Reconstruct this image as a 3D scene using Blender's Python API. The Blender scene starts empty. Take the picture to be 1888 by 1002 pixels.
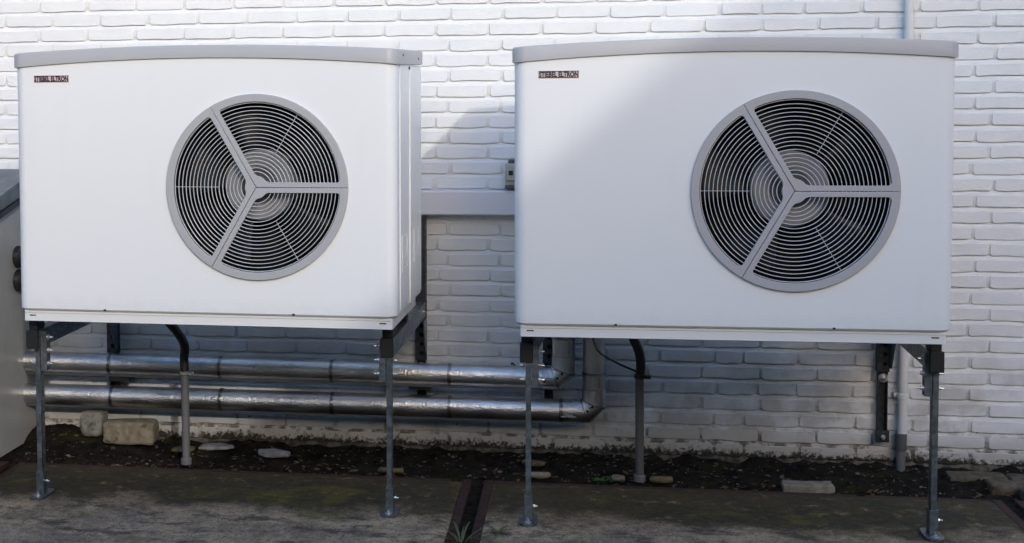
import bpy, bmesh, math, random
import numpy as np
from mathutils import Vector, Matrix, noise
random.seed(7); rng = np.random.default_rng(7)
S = bpy.context.scene
C = S.collection
PI = math.pi

# ------------------------------------------------------------------ camera
yaw, pitch, roll = -0.1727, 0.0550, 0.0066
cyw, syw, cp, sp, cr, sr = math.cos(yaw), math.sin(yaw), math.cos(pitch), math.sin(pitch), math.cos(roll), math.sin(roll)
f = Vector((syw*cp, cyw*cp, -sp)); r0 = Vector((cyw, -syw, 0)); d0 = f.cross(r0)
r = cr*r0 + sr*d0; d = -sr*r0 + cr*d0
cam = bpy.data.cameras.new('camera'); camo = bpy.data.objects.new('camera', cam); C.objects.link(camo)
camo.matrix_world = Matrix(((r.x, -d.x, -f.x, 0), (r.y, -d.y, -f.y, -5.335), (r.z, -d.z, -f.z, 1.31), (0, 0, 0, 1)))
cam.sensor_width = 36; cam.lens = 2576.5/1888*36
cam.shift_x = (944-614.6)/1888; cam.shift_y = -(501-343.6)/1888
cam.clip_start = .05; cam.clip_end = 500
S.camera = camo
# ------------------------------------------------------------------ light
TRAVEL = Vector((-.41, 1, -.39)).normalized()
elev = math.asin(-TRAVEL.z); azim = math.atan2(-TRAVEL.x, -TRAVEL.y)      # clockwise from +Y
w = bpy.data.worlds.new('World'); S.world = w; w.use_nodes = True
wn = w.node_tree; bg = wn.nodes['Background']
sky = wn.nodes.new('ShaderNodeTexSky'); sky.sky_type = 'NISHITA'; sky.sun_disc = False
sky.sun_elevation = elev; sky.sun_rotation = azim; sky.dust_density = 1.5; sky.air_density = 1.0; sky.ozone_density = 1.0
hs = wn.nodes.new('ShaderNodeHueSaturation'); hs.inputs['Saturation'].default_value = 1.45
wn.links.new(sky.outputs[0], hs.inputs['Color']); wn.links.new(hs.outputs[0], bg.inputs['Color'])
bg.inputs['Strength'].default_value = .15
sl = bpy.data.lights.new('sun', 'SUN'); sl.energy = .38; sl.angle = math.radians(.53); sl.color = (1, .98, .91)
so = bpy.data.objects.new('sun', sl); C.objects.link(so); so.rotation_euler = TRAVEL.to_track_quat('-Z', 'Y').to_euler(); so.location = (6, -12, 8)
S.view_settings.view_transform = 'Standard'; S.view_settings.look = 'None'; S.view_settings.gamma = 1
S.view_settings.use_curve_mapping = False; S.view_settings.exposure = 1.35

# ------------------------------------------------------------------ helpers
def tag(o, label=None, cat=None, group=None, kind=None):
    if label: o['label'] = label
    if cat: o['category'] = cat
    if group: o['group'] = group
    if kind: o['kind'] = kind
    return o
def empty(name, loc=(0, 0, 0)):
    o = bpy.data.objects.new(name, None); C.objects.link(o); o.location = loc; o.empty_display_size = .1
    return o
def link(name, me, mat, parent=None, smooth=False):
    if mat and not me.materials: me.materials.append(mat)
    o = bpy.data.objects.new(name, me); C.objects.link(o)
    if parent is not None: o.parent = parent
    return o
def obj(name, bm, mat, parent=None, smooth=None, loc=None):
    bmesh.ops.recalc_face_normals(bm, faces=bm.faces[:])
    me = bpy.data.meshes.new(name); bm.to_mesh(me); bm.free()
    if smooth is not None:
        me.shade_smooth()
        me.set_sharp_from_angle(angle=math.radians(smooth))
    o = link(name, me, mat, parent)
    if loc: o.location = loc
    return o
def box(bm, x0, x1, y0, y1, z0, z1, bev=0, seg=1):
    m = Matrix.Translation(((x0+x1)/2, (y0+y1)/2, (z0+z1)/2)) @ Matrix.Diagonal((abs(x1-x0), abs(y1-y0), abs(z1-z0), 1))
    g = bmesh.ops.create_cube(bm, size=1, matrix=m)
    if bev:
        es = list({e for v in g['verts'] for e in v.link_edges})
        bmesh.ops.bevel(bm, geom=es, offset=bev, segments=seg, affect='EDGES', profile=.5)
    return bm
def newbox(*a, **k): return box(bmesh.new(), *a, **k)
def tube(bm, pts, rad, n=16, cap=True):
    pts = [Vector(p) for p in pts]; rings = []
    up = None
    for i, p in enumerate(pts):
        t = ((pts[min(i+1, len(pts)-1)]-p).normalized() + (p-pts[max(i-1, 0)]).normalized())
        t.normalize()
        if up is None:
            up = Vector((0, 0, 1)) if abs(t.z) < .9 else Vector((0, 1, 0))
        a = t.cross(up).normalized(); b = a.cross(t).normalized(); up = b
        k = 1.0
        if 0 < i < len(pts)-1:
            c = (pts[i+1]-p).normalized().dot((p-pts[i-1]).normalized()); k = 1/max(.5, math.sqrt((1+c)/2))
        rr = rad[i] if hasattr(rad, '__len__') else rad
        ring = []
        bend = None
        if 0 < i < len(pts)-1:
            bend = ((pts[i+1]-p).normalized()-(p-pts[i-1]).normalized())
            bend = bend.normalized() if bend.length > 1e-6 else None
        for j in range(n):
            v = a*math.cos(2*PI*j/n)+b*math.sin(2*PI*j/n)
            if bend is not None: v = v + bend*(v.dot(bend))*(k-1)
            ring.append(bm.verts.new(p+v*rr))
        rings.append(ring)
    for q in range(len(rings)-1):
        for j in range(n):
            bm.faces.new((rings[q][j], rings[q][(j+1) % n], rings[q+1][(j+1) % n], rings[q+1][j]))
    if cap:
        bm.faces.new(rings[0][::-1]); bm.faces.new(rings[-1])
    return bm
def lathe(bm, prof, origin, axis, n=20):
    """profile of (distance along axis, radius)"""
    axis = Vector(axis).normalized(); o = Vector(origin)
    up = Vector((0, 0, 1)) if abs(axis.z) < .9 else Vector((1, 0, 0))
    a = axis.cross(up).normalized(); b = a.cross(axis)
    rings = [[bm.verts.new(o+axis*h+(a*math.cos(2*PI*j/n)+b*math.sin(2*PI*j/n))*max(rr, 1e-5)) for j in range(n)] for h, rr in prof]
    for q in range(len(rings)-1):
        for j in range(n):
            bm.faces.new((rings[q][j], rings[q][(j+1) % n], rings[q+1][(j+1) % n], rings[q+1][j]))
    bm.faces.new(rings[0][::-1]); bm.faces.new(rings[-1])
    return bm
def prism(bm, pts, ax, a0, a1):
    """polygon pts in the plane perpendicular to axis ax ('x' or 'y' or 'z'), extruded a0..a1"""
    def P(p, a):
        return {'x': (a, p[0], p[1]), 'y': (p[0], a, p[1]), 'z': (p[0], p[1], a)}[ax]
    A = [bm.verts.new(P(p, a0)) for p in pts]; B = [bm.verts.new(P(p, a1)) for p in pts]
    bm.faces.new(A[::-1]); bm.faces.new(B)
    for i in range(len(pts)):
        j = (i+1) % len(pts); bm.faces.new((A[i], A[j], B[j], B[i]))
    return bm

class M:
    """small node-material builder"""
    def __init__(s, name, col=(.5, .5, .5), rough=.5, metal=0, spec=.5):
        s.m = bpy.data.materials.new(name); s.m.use_nodes = True; s.t = s.m.node_tree; s.b = s.t.nodes['Principled BSDF']
        s.b.inputs['Base Color'].default_value = (*col, 1); s.b.inputs['Roughness'].default_value = rough
        s.b.inputs['Metallic'].default_value = metal; s.b.inputs['Specular IOR Level'].default_value = spec
        s.col = (*col, 1); s.h = None; s.cout = None
    def n(s, ty, **k):
        nd = s.t.nodes.new(ty)
        for a, v in k.items(): setattr(nd, a, v)
        return nd
    def put(s, sock, v):
        if hasattr(v, 'is_output'): s.t.links.new(v, sock)
        elif isinstance(v, tuple) and len(v) == 3 and sock.type == 'RGBA': sock.default_value = (*v, 1)
        else: sock.default_value = v
    def pos(s):
        if not hasattr(s, 'g'): s.g = s.n('ShaderNodeNewGeometry').outputs['Position']
        return s.g
    def objc(s):
        if not hasattr(s, 'oc'): s.oc = s.n('ShaderNodeTexCoord').outputs['Object']
        return s.oc
    def noise(s, scale, detail=4, rough=.55, vec=None, stretch=None, dist=0):
        v = vec if vec is not None else s.pos()
        if stretch:
            mp = s.n('ShaderNodeMapping'); s.put(mp.inputs['Vector'], v); mp.inputs['Scale'].default_value = stretch; v = mp.outputs[0]
        nd = s.n('ShaderNodeTexNoise'); s.put(nd.inputs['Vector'], v)
        nd.inputs['Scale'].default_value = scale; nd.inputs['Detail'].default_value = detail; nd.inputs['Roughness'].default_value = rough
        nd.inputs['Distortion'].default_value = dist
        return nd.outputs['Fac']
    def ramp(s, v, a, b, o0=0., o1=1., smooth=True):
        nd = s.n('ShaderNodeMapRange'); nd.interpolation_type = 'SMOOTHSTEP' if smooth else 'LINEAR'
        s.put(nd.inputs['Value'], v)
        for k, x in zip(('From Min', 'From Max', 'To Min', 'To Max'), (a, b, o0, o1)): s.put(nd.inputs[k], x)
        return nd.outputs['Result']
    def math(s, op, a, b=0.):
        nd = s.n('ShaderNodeMath', operation=op); s.put(nd.inputs[0], a); s.put(nd.inputs[1], b); return nd.outputs[0]
    def sep(s, v):
        nd = s.n('ShaderNodeSeparateXYZ'); s.put(nd.inputs[0], v); return nd.outputs
    def mix(s, a, b, fac):
        nd = s.n('ShaderNodeMix', data_type='RGBA'); s.put(nd.inputs[0], fac); s.put(nd.inputs[6], a); s.put(nd.inputs[7], b); return nd.outputs[2]
    def color(s, v): s.put(s.b.inputs['Base Color'], v); return s
    def rough(s, v): s.put(s.b.inputs['Roughness'], v); return s
    def bump(s, h, strength=.3, dist=.01):
        nd = s.n('ShaderNodeBump'); s.put(nd.inputs['Height'], h); nd.inputs['Strength'].default_value = strength; nd.inputs['Distance'].default_value = dist
        if s.h is not None: s.t.links.new(s.h, nd.inputs['Normal'])
        s.h = nd.outputs[0]; s.put(s.b.inputs['Normal'], s.h); return s

# ------------------------------------------------------------------ materials
def painted_brick(name, mortar=False):
    m = M(name, (.8, .8, .8), .55, spec=.35)
    p = m.pos(); z = m.sep(p)[2]
    tint = m.noise(9, 3)
    col = m.mix((.725, .735, .745), (.755, .762, .770), m.ramp(tint, .35, .65))
    # yellowish / brown aged paint and damp, deepened low down as painted under-unit shade
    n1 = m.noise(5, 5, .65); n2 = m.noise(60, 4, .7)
    grime_shade = m.math('MULTIPLY', m.ramp(z, .66, .05), m.ramp(n1, .40, .60))
    col = m.mix(col, (.37, .345, .30), m.math('MULTIPLY', grime_shade, .62))
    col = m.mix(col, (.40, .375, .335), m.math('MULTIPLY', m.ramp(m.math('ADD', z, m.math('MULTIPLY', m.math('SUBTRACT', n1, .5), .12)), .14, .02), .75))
    # rain-splash moss and dirt with an irregular upper edge
    edge = m.math('ADD', z, m.math('MULTIPLY', m.math('SUBTRACT', n2, .5), -.10))
    edge = m.math('ADD', edge, m.math('MULTIPLY', m.math('SUBTRACT', m.noise(7, 3), .5), -.06))
    dirt = m.ramp(edge, .037, .012)
    col = m.mix(col, (.028, .024, .018), dirt)
    sp_ = m.math('MULTIPLY', m.ramp(m.noise(38, 3, .6), .66, .72), m.ramp(z, .30, .0))
    col = m.mix(col, (.05, .045, .035), m.math('MULTIPLY', sp_, .85))
    spk = m.math('MULTIPLY', m.ramp(m.noise(150, 2, .6), .68, .75), m.ramp(m.noise(4, 2), .45, .6))
    col = m.mix(col, (.52, .52, .5), m.math('MULTIPLY', spk, .5))
    if mortar:
        col = m.mix(col, (.10, .09, .075), m.math('MULTIPLY', m.ramp(z, .16, .03), m.ramp(m.noise(22, 3, .6), .42, .60)))
    m.color(col); m.rough(m.ramp(n2, .3, .7, .45, .68))
    m.bump(m.noise(30, 6, .7, stretch=(1, 1, 1.7)), .34, .006); m.bump(m.noise(150, 4, .7, stretch=(.7, 1, 1.8)), .42, .0025)
    return m.m
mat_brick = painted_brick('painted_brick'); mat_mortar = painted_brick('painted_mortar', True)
_m = M('white_enamel', (.80, .805, .81), .32, spec=.45)
_z = _m.sep(_m.objc())[2]
_st = _m.math('MULTIPLY', _m.ramp(_m.noise(16, 4, .6, vec=_m.objc(), stretch=(1, 1, .05)), .52, .72), _m.ramp(_m.noise(2.2, 3, vec=_m.objc()), .40, .65))
_c = _m.mix((.80, .805, .81), (.70, .70, .69), _m.math('MULTIPLY', _st, .22))
_c = _m.mix(_c, (.60, .59, .56), _m.math('MULTIPLY', _m.ramp(_m.math('ADD', _z, _m.math('MULTIPLY', _m.noise(25, 5, .7, vec=_m.objc()), -.10)), .05, -.02), .25))
_c = _m.mix(_c, (.42, .41, .38), _m.math('MULTIPLY', _m.ramp(_m.noise(85, 2, .6, vec=_m.objc()), .74, .78), .5))
_m.color(_c)
_m.bump(_m.noise(260, 2, vec=_m.objc()), .03, .0006); _m.bump(_m.noise(1.6, 2, vec=_m.objc()), .05, .02)
mat_white = _m.m
_m = M('grey_plastic', (.40, .40, .415), .42)
_m.bump(_m.noise(500, 2, vec=_m.objc()), .08, .0005)
_m.color(_m.mix((.395, .393, .41), (.425, .42, .43), _m.noise(5, 4, vec=_m.objc()))); mat_grey = _m.m
mat_ring = M('grille_grey', (.60, .60, .61), .38).m
mat_dark = M('dark_interior', (.004, .004, .004), .7, spec=.2).m
mat_fan = M('fan_black', (.006, .006, .007), .5, spec=.3).m
mat_hub = M('fan_hub_grey', (.25, .25, .26), .5).m
mat_under = M('underside_steel', (.07, .072, .075), .6, metal=.3).m
mat_rubber = M('black_rubber', (.010, .010, .011), .55).m
mat_black = M('black_plastic', (.016, .016, .017), .42).m
def galv(name, col, rough):
    m = M(name, col, rough, metal=.85)
    k = m.noise(55, 3, .6, vec=m.objc())
    m.color(m.mix(tuple(c*.72 for c in col), tuple(min(1, c*1.15) for c in col), m.ramp(k, .35, .65)))
    m.rough(m.ramp(m.noise(30, 4, vec=m.objc()), .3, .7, rough-.08, rough+.14)); m.bump(m.noise(220, 3, vec=m.objc()), .08, .001)
    return m.m
mat_galv = galv('galvanised_steel', (.20, .225, .245), .40)
mat_dsteel = galv('dark_steel', (.075, .08, .085), .45)
mat_bolt = galv('zinc_bolt', (.62, .63, .64), .28)
_m = M('stucco_aluminium', (.56, .56, .565), .30, metal=1)
_k = _m.noise(125, 2, .5, vec=_m.objc())
_m.color(_m.mix((.56, .555, .56), (.74, .735, .74), _m.ramp(_m.noise(9, 4, vec=_m.objc()), .3, .7)))
_m.rough(_m.ramp(_m.noise(14, 4, vec=_m.objc()), .3, .7, .30, .46)); _m.bump(_k, .72, .003); mat_alu = _m.m
mat_seam = M('seam_aluminium', (.34, .34, .35), .3, metal=1).m
_m = M('drain_grey_pvc', (.20, .205, .215), .5); _m.color(_m.mix((.105, .108, .115), (.155, .158, .168), _m.noise(20, 4))); mat_pvc = _m.m
_m = M('dark_grey_pvc', (.085, .088, .095), .5); _m.color(_m.mix((.07, .072, .078), (.11, .112, .118), _m.noise(20, 4))); mat_dpvc = _m.m
mat_wpvc = M('painted_conduit', (.68, .68, .68), .65, spec=.3).m
_m = M('trunking_paint', (.68, .68, .73), .4); _m.color(_m.mix((.67, .67, .72), (.71, .71, .76), _m.noise(4, 3))); mat_trunk = _m.m
_m = M('enclosure_metal', (.42, .415, .40), .36, metal=.0)
_m.color(_m.mix((.38, .375, .36), (.46, .455, .44), _m.ramp(_m.noise(3.5, 5, .6), .3, .7)))
_sp = _m.ramp(_m.noise(90, 3, .6), .66, .74); _m.rough(_m.ramp(_m.noise(5, 4), .3, .7, .30, .46)); _m.bump(_m.noise(3, 2), .1, .02); mat_encl = _m.m
_m = M('enclosure_roof', (.10, .115, .13), .42); _m.color(_m.mix((.07, .085, .10), (.15, .165, .18), _m.ramp(_m.noise(12, 5, .65), .3, .7))); mat_roof = _m.m
def concrete(name):
    m = M(name, (.1, .09, .08), .85, spec=.25)
    p = m.pos(); x, y, z = m.sep(p)
    big = m.noise(1.7, 5, .6); mid = m.noise(6.5, 6, .65); fine = m.noise(130, 3, .65); fl = m.noise(340, 2, .6)
    col = m.mix((.20, .150, .098), (.45, .335, .215), m.ramp(mid, .34, .66))
    col = m.mix(col, (.20, .150, .120), m.ramp(big, .50, .68))
    col = m.mix(col, (.44, .35, .26), m.math('MULTIPLY', m.ramp(m.noise(11, 6, .7, stretch=(1, 2.2, 1)), .56, .70), .75))
    # moss: thickest towards the damp back edge of each slab, ragged front limit
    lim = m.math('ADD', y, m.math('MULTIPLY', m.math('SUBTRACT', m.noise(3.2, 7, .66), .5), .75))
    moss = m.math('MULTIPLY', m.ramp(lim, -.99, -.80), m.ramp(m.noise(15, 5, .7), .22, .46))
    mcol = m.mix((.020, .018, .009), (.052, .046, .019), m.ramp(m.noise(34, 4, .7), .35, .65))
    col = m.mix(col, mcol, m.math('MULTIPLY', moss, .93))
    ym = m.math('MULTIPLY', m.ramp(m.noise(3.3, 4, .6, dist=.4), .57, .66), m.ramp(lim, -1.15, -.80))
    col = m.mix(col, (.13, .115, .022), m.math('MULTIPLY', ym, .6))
    gr = m.noise(36, 7, .82, stretch=(1, .7, 1))
    col = m.mix(col, (.045, .036, .028), m.math('MULTIPLY', m.ramp(gr, .50, .64), .7))
    col = m.mix(col, (.50, .395, .28), m.math('MULTIPLY', m.ramp(gr, .46, .36), m.math('MULTIPLY', m.math('SUBTRACT', 1.0, moss), .55)))
    dk = m.ramp(m.noise(6.5, 6, .7, stretch=(1, 1.7, 1)), .50, .64)
    col = m.mix(col, (.035, .030, .024), m.math('MULTIPLY', dk, .8))
    col = m.mix(col, (.55, .455, .36), m.math('MULTIPLY', m.ramp(fl, .60, .70), m.math('MULTIPLY', m.math('SUBTRACT', 1.0, moss), .6)))
    col = m.mix(col, (.012, .011, .010), m.math('MULTIPLY', m.ramp(fine, .54, .66), .72))
    m.color(col); m.bump(mid, .35, .01); m.bump(fine, .55, .004); m.bump(fl, .4, .0018)
    return m.m
mat_slab = concrete('weathered_concrete')
_m = M('rusty_steel', (.05, .018, .012), .8)
_m.color(_m.mix((.012, .006, .005), (.045, .014, .009), _m.ramp(_m.noise(26, 5, .65), .35, .65))); _m.bump(_m.noise(120, 3), .4, .003); mat_rust = _m.m
_m = M('wet_soil', (.02, .017, .013), .95, spec=.15)
_c = _m.mix((.004, .0035, .003), (.018, .014, .010), _m.ramp(_m.noise(19, 6, .7), .36, .64))
_c = _m.mix(_c, (.024, .025, .008), _m.math('MULTIPLY', _m.ramp(_m.noise(6, 5, .65), .53, .64), .8))
_c = _m.mix(_c, (.09, .085, .075), _m.math('MULTIPLY', _m.ramp(_m.noise(210, 2, .6), .69, .75), .6))
_m.color(_c); _m.bump(_m.noise(45, 5, .7), .8, .012); _m.bump(_m.noise(230, 3, .6), .6, .004); mat_soil = _m.m
_m = M('yard_asphalt', (.055, .053, .05), .9, spec=.2)
_m.color(_m.mix((.025, .024, .022), (.05, .047, .043), _m.noise(6, 6, .6))); mat_yard = _m.m
def stone(name, a, b, sc=30):
    m = M(name, a, .85, spec=.2); k = m.noise(sc, 5, .7)
    c = m.mix(a, b, m.ramp(k, .35, .65)); c = m.mix(c, (.022, .02, .015), m.math('MULTIPLY', m.ramp(m.noise(14, 5, .7), .55, .68), .7))
    m.color(c); m.bump(m.noise(90, 4, .65), .6, .005); return m.m
mat_kerb = stone('kerb_concrete', (.17, .145, .105), (.27, .235, .18))
mat_kerbg = stone('grey_concrete', (.18, .17, .155), (.27, .26, .24))
mat_paver = stone('paver_clay', (.07, .056, .038), (.14, .115, .082))
mat_flag = stone('yellow_stone', (.09, .075, .04), (.16, .135, .08))
mat_shard = stone('pale_shard', (.16, .155, .165), (.30, .295, .31))
mat_pale = stone('pale_block', (.17, .15, .12), (.28, .25, .21))
mat_weed = M('weed_green', (.075, .085, .03), .6).m
mat_weedg = M('fresh_weed', (.03, .085, .018), .55).m
mat_dryleaf = M('dry_leaf', (.10, .055, .025), .8).m
mat_pebble = stone('pebble', (.03, .027, .022), (.16, .15, .135), 9)
mat_ltxt = M('badge_black', (.012, .010, .012), .4).m
mat_lred = M('badge_red', (.17, .012, .02), .4).m
mat_lbg = M('badge_plate', (.58, .53, .55), .35).m
_m = M('beige_switch', (.42, .41, .35), .5); mat_beige = _m.m
mat_house = stone('house_brick', (.13, .065, .045), (.19, .10, .07), 9)
mat_tile = stone('roof_tile', (.05, .035, .03), (.09, .06, .05), 12)
mat_glass = M('window_glass', (.02, .025, .03), .06).m
mat_wframe = M('window_frame_white', (.75, .75, .74), .5).m
_m = M('blocker_hedge_leaf', (.03, .05, .018), .7); _m.color(_m.mix((.02, .035, .012), (.05, .075, .025), _m.noise(25, 4))); mat_blocker_hedge = _m.m

# ------------------------------------------------------------------ setting: ground, slabs, soil
bm = bmesh.new(); bmesh.ops.create_grid(bm, x_segments=2, y_segments=2, size=150)
g = obj('ground', bm, mat_yard); g.location.z = -.06; tag(g, kind='structure')

def grid_mesh(x0, x1, y0, y1, nx, ny, hfun):
    bm = bmesh.new(); V = [[bm.verts.new((x0+(x1-x0)*i/nx, y0+(y1-y0)*j/ny, 0)) for i in range(nx+1)] for j in range(ny+1)]
    for row in V:
        for v in row: v.co.z = hfun(v.co.x, v.co.y)
    for j in range(ny):
        for i in range(nx): bm.faces.new((V[j][i], V[j][i+1], V[j+1][i+1], V[j+1][i]))
    return bm
def soil_h(x, y):
    h = -.026 + .024*noise.fractal(Vector((x*8, y*8, 3)), 1, 2, 4) + .012*max(0, noise.noise(Vector((x*32, y*32, 1)))) + .006*noise.noise(Vector((x*75, y*75, 4)))
    h += .022*max(0, min(1, (y+.30)/.28))
    h += .055*math.exp(-((x+2.05)/.16)**2 - ((y+.03)/.22)**2)
    if y > -.06: h -= .004
    return h
soil = obj('soil_bed', grid_mesh(-3.4, 3.4, -.47, .02, 520, 44, soil_h), mat_soil, smooth=180); tag(soil, kind='structure')

def slab(x0, x1, y0, y1, label, back_rim=True):
    t = empty('concrete_slab', ((x0+x1)/2, (y0+y1)/2, -.12))
    tag(t, label, 'concrete slab', 'large concrete yard slabs')
    hx, hy = (x1-x0)/2, (y1-y0)/2; e = .032
    bm = bmesh.new()
    nx, ny = 60, 70
    def h(x, y):
        ed = min(hx-e-abs(x), hy-e-abs(y))
        return .12 + .0035*noise.fractal(Vector(((x+x0)*3, (y+y0)*3, 7)), 1, 2, 4) - .004*max(0, 1-ed/.03)
    bmg = grid_mesh(-hx+e, hx-e, -hy+e, hy-e, nx, ny, h)
    bnd = [ed for ed in bmg.edges if ed.is_boundary]
    ret = bmesh.ops.extrude_edge_only(bmg, edges=bnd)
    for v in ret['geom']:
        if isinstance(v, bmesh.types.BMVert): v.co.z = .0
    obj('slab', bmg, mat_slab, t, smooth=40)
    bm = bmesh.new(); zt = .1165
    box(bm, -hx, -hx+e-.001, -hy, hy, .02, zt, .002); box(bm, hx-e+.001, hx, -hy, hy, .02, zt, .002)
    obj('steel_edge', bm, mat_rust, t)
    bm = bmesh.new()
    box(bm, -hx+e, hx-e, hy-e+.001, hy, .02, zt-.001, .002); box(bm, -hx+e, hx-e, -hy, -hy+e-.001, .02, zt-.001, .002)
    obj('steel_edge', bm, mat_rust, t)
    return t
SY0, SY1 = -2.12, -.435
slab(-2.055, -.362, SY0, SY1, 'mossy concrete slab under the first heat pump, at the left of the rusty gap')
slab(-.318, 1.395, SY0, SY1, 'patchy grey concrete slab under the second heat pump, at the right of the rusty gap')
slab(1.437, 3.15, SY0, SY1, 'concrete slab of which only a corner shows at the right edge of the picture')
slab(-3.80, -2.10, SY0, SY1, 'concrete slab in front of the grey metal enclosure at the left edge')
for i, xx in enumerate((-3.80, -2.055, -.318, 1.437)):
    slab(xx, xx+1.70, SY0-1.745, SY0-.045, ['concrete slab of the second row, far left', 'concrete slab of the second row, left of centre', 'concrete slab of the second row, right of centre', 'concrete slab of the second row, far right'][i])

def joint_h(x, y): return -.018 + .014*noise.fractal(Vector((x*30, y*14, 9)), 1, 2, 3)
for xa, xb in ((-.364, -.316), (1.393, 1.439), (-2.102, -2.053)):
    jd = obj('joint_dirt', grid_mesh(xa, xb, -2.2, -.44, 6, 160, joint_h), mat_soil, smooth=180); tag(jd, kind='structure')
# clay pavers let into the soil strip, right end
def worn_block(bm, lx, ly, lz, bev=.008, amp=.004, seed=0, sub=3):
    box(bm, -lx/2, lx/2, -ly/2, ly/2, 0, lz, bev, 2)
    bmesh.ops.subdivide_edges(bm, edges=[e for e in bm.edges if e.calc_length() > .03], cuts=sub, use_grid_fill=True)
    for v in bm.verts:
        v.co += Vector([amp*noise.noise(v.co*38+Vector((seed*9.1+k*5, k*17, seed))) for k in range(3)])
    return bm
pv = [worn_block(bmesh.new(), .190, .088, .05, .008, .005, k) for k in range(3)]
pvm = []
for b_ in pv:
    me = bpy.data.meshes.new('paving_brick'); b_.to_mesh(me); b_.free(); me.materials.append(mat_paver); me.shade_smooth(); pvm.append(me)
ky = 0
for yy, off in ((-.145, 1.395), (-.248, 1.50), (-.35, 1.585)):
    for i in range(8):
        x = off+.203*i
        if yy > -.2 and x < 1.35: continue
        o = link('paving_brick', pvm[ky % 3], None, soil); ky += 1
        o.location = (x+random.uniform(-.004, .004), yy, -.040+random.uniform(-.003, .003)); o.rotation_euler = (random.uniform(-.02, .02), random.uniform(-.02, .02), random.uniform(-.03, .03))

# ------------------------------------------------------------------ brick wall
PV, PH, BL, BH = .0586, .1985, .1875, .0440
Z0 = -.0025 + .0565 - .0586                 # bottom joint line of lowest visible course (z ~ 0)
ZB = .3289+1.31                             # bottom edge of course B
wall = empty('brick_wall', (0, 0, 0)); tag(wall, 'white painted brick wall behind both heat pumps', 'wall')
WX0, WX1, WZ1 = -6.2, 6.2, 3.9
def mortar_mesh():
    x0, x1, z1 = -2.7, 2.2, 1.95
    nx = 560
    bm = bmesh.new(); V = []
    zs = [(-.1, .003)]
    for k in range(28, -6, -1):                # struck joints: deep under each brick, nearly flush above the next
        zb_ = ZB - k*PV + PV/2 + (PV-BH)/2 - .006 - BH/2
        zs += [(zb_-(PV-BH)-.0005, .0006), (zb_-.0012, .0062), (zb_+.0004, .0085), (zb_+.006, .0032), (zb_+BH-.009, .0022)]
    z1 = zs[-1][0]; nz = len(zs)-1
    for z, dy in zs:
        V.append([bm.verts.new((x0+(x1-x0)*i/nx, dy+.0009*noise.fractal(Vector(((x1-x0)*i/nx*30, z*40, 2)), 1, 2, 2), z+.0012*noise.noise(Vector(((x1-x0)*i/nx*22, z*9, 5))))) for i in range(nx+1)])
    for j in range(nz):
        for i in range(nx): bm.faces.new((V[j][i], V[j][i+1], V[j+1][i+1], V[j+1][i]))
    for a, b, c, dd in ((WX0, x0, -.1, WZ1), (x1, WX1, -.1, WZ1), (x0, x1, z1, WZ1)):
        q = [bm.verts.new(p) for p in ((a, .004, c), (b, .004, c), (b, .004, dd), (a, .004, dd))]; bm.faces.new(q)
    return bm
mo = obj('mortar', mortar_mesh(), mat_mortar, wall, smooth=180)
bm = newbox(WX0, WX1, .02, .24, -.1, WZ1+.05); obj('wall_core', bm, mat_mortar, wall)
bm = newbox(WX0-.04, WX1+.04, -.05, .29, WZ1+.05, WZ1+.12); obj('coping', bm, mat_kerbg, wall)
def brick_arrays(L, H, seed):
    rr = random.Random(seed)
    j = lambda a: rr.uniform(-a, a)
    hx, hz = L/2, H/2; c = .006
    pts = [(-hx+c, -hz), (-hx*.42+j(.012), -hz+j(.0040)), (hx*.35+j(.012), -hz+j(.0040)), (hx-c, -hz), (hx, -hz+c), (hx, hz-c), (hx-c, hz), (hx*.1, hz+j(.0012)), (-hx+c, hz), (-hx, hz-c), (-hx, -hz+c)]
    pts = [(x+j(.0013), z+j(.0013)) for x, z in pts]; n = len(pts)
    y0 = -.0005+j(.0012)
    v = [(x, .011, z) for x, z in pts]
    v += [(x, y0+.0014+j(.0005), z) for x, z in pts]
    ins = .0016
    v += [(x*(1-ins/hx), y0+j(.0003), z*(1-ins/hz)) for x, z in pts]
    fs = []
    for q in (0, 1):
        for i in range(n): fs.append((q*n+i, q*n+(i+1) % n, (q+1)*n+(i+1) % n, (q+1)*n+i))
    fs.append(tuple(2*n+i for i in range(n)))
    return v, fs
variants = {}
def variant_mesh(L, k):
    key = (round(L, 4), k)
    if key not in variants:
        v, fs = brick_arrays(L, BH, hash(key) & 0xffff)
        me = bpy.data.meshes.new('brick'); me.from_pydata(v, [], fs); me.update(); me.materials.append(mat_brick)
        variants[key] = (me, v, fs)
    return variants[key]
bricks = []                                   # (x centre, z centre, length)
nrow0 = 28
for k in range(-40, 29):                      # k = rows below course B
    zc = ZB - k*PV + PV/2 + (PV-BH)/2 - .006 + .0
    if zc > WZ1-.03 or zc < .0: continue
    even = (k % 2 == 0)
    ph = -.083 if even else -.133
    ph2 = 1.405 if even else 1.468
    jt = random.uniform(-.007, .007)
    cuts = []
    xs = ph+jt
    x = xs - PH*math.ceil((xs-WX0)/PH)+PH
    while x < .62: cuts.append(x); x += PH
    last = cuts[-1]
    jt2 = random.uniform(-.010, .010)
    x2 = ph2+jt2 - PH*math.floor((ph2+jt2-(last+.10))/PH)
    while x2 < WX1: cuts.append(x2); x2 += PH
    for a, b in zip(cuts[:-1], cuts[1:]):
        if b-a > .28:                         # closer bricks
            mid = (a+b)/2; segs = [(a, mid), (mid, b)]
        else: segs = [(a, b)]
        for s0, s1 in segs:
            bricks.append(((s0+s1)/2+random.uniform(-.0025, .0025), zc+random.uniform(-.0014, .0014), round((s1-s0-.013)*200)/200+.0022))
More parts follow.
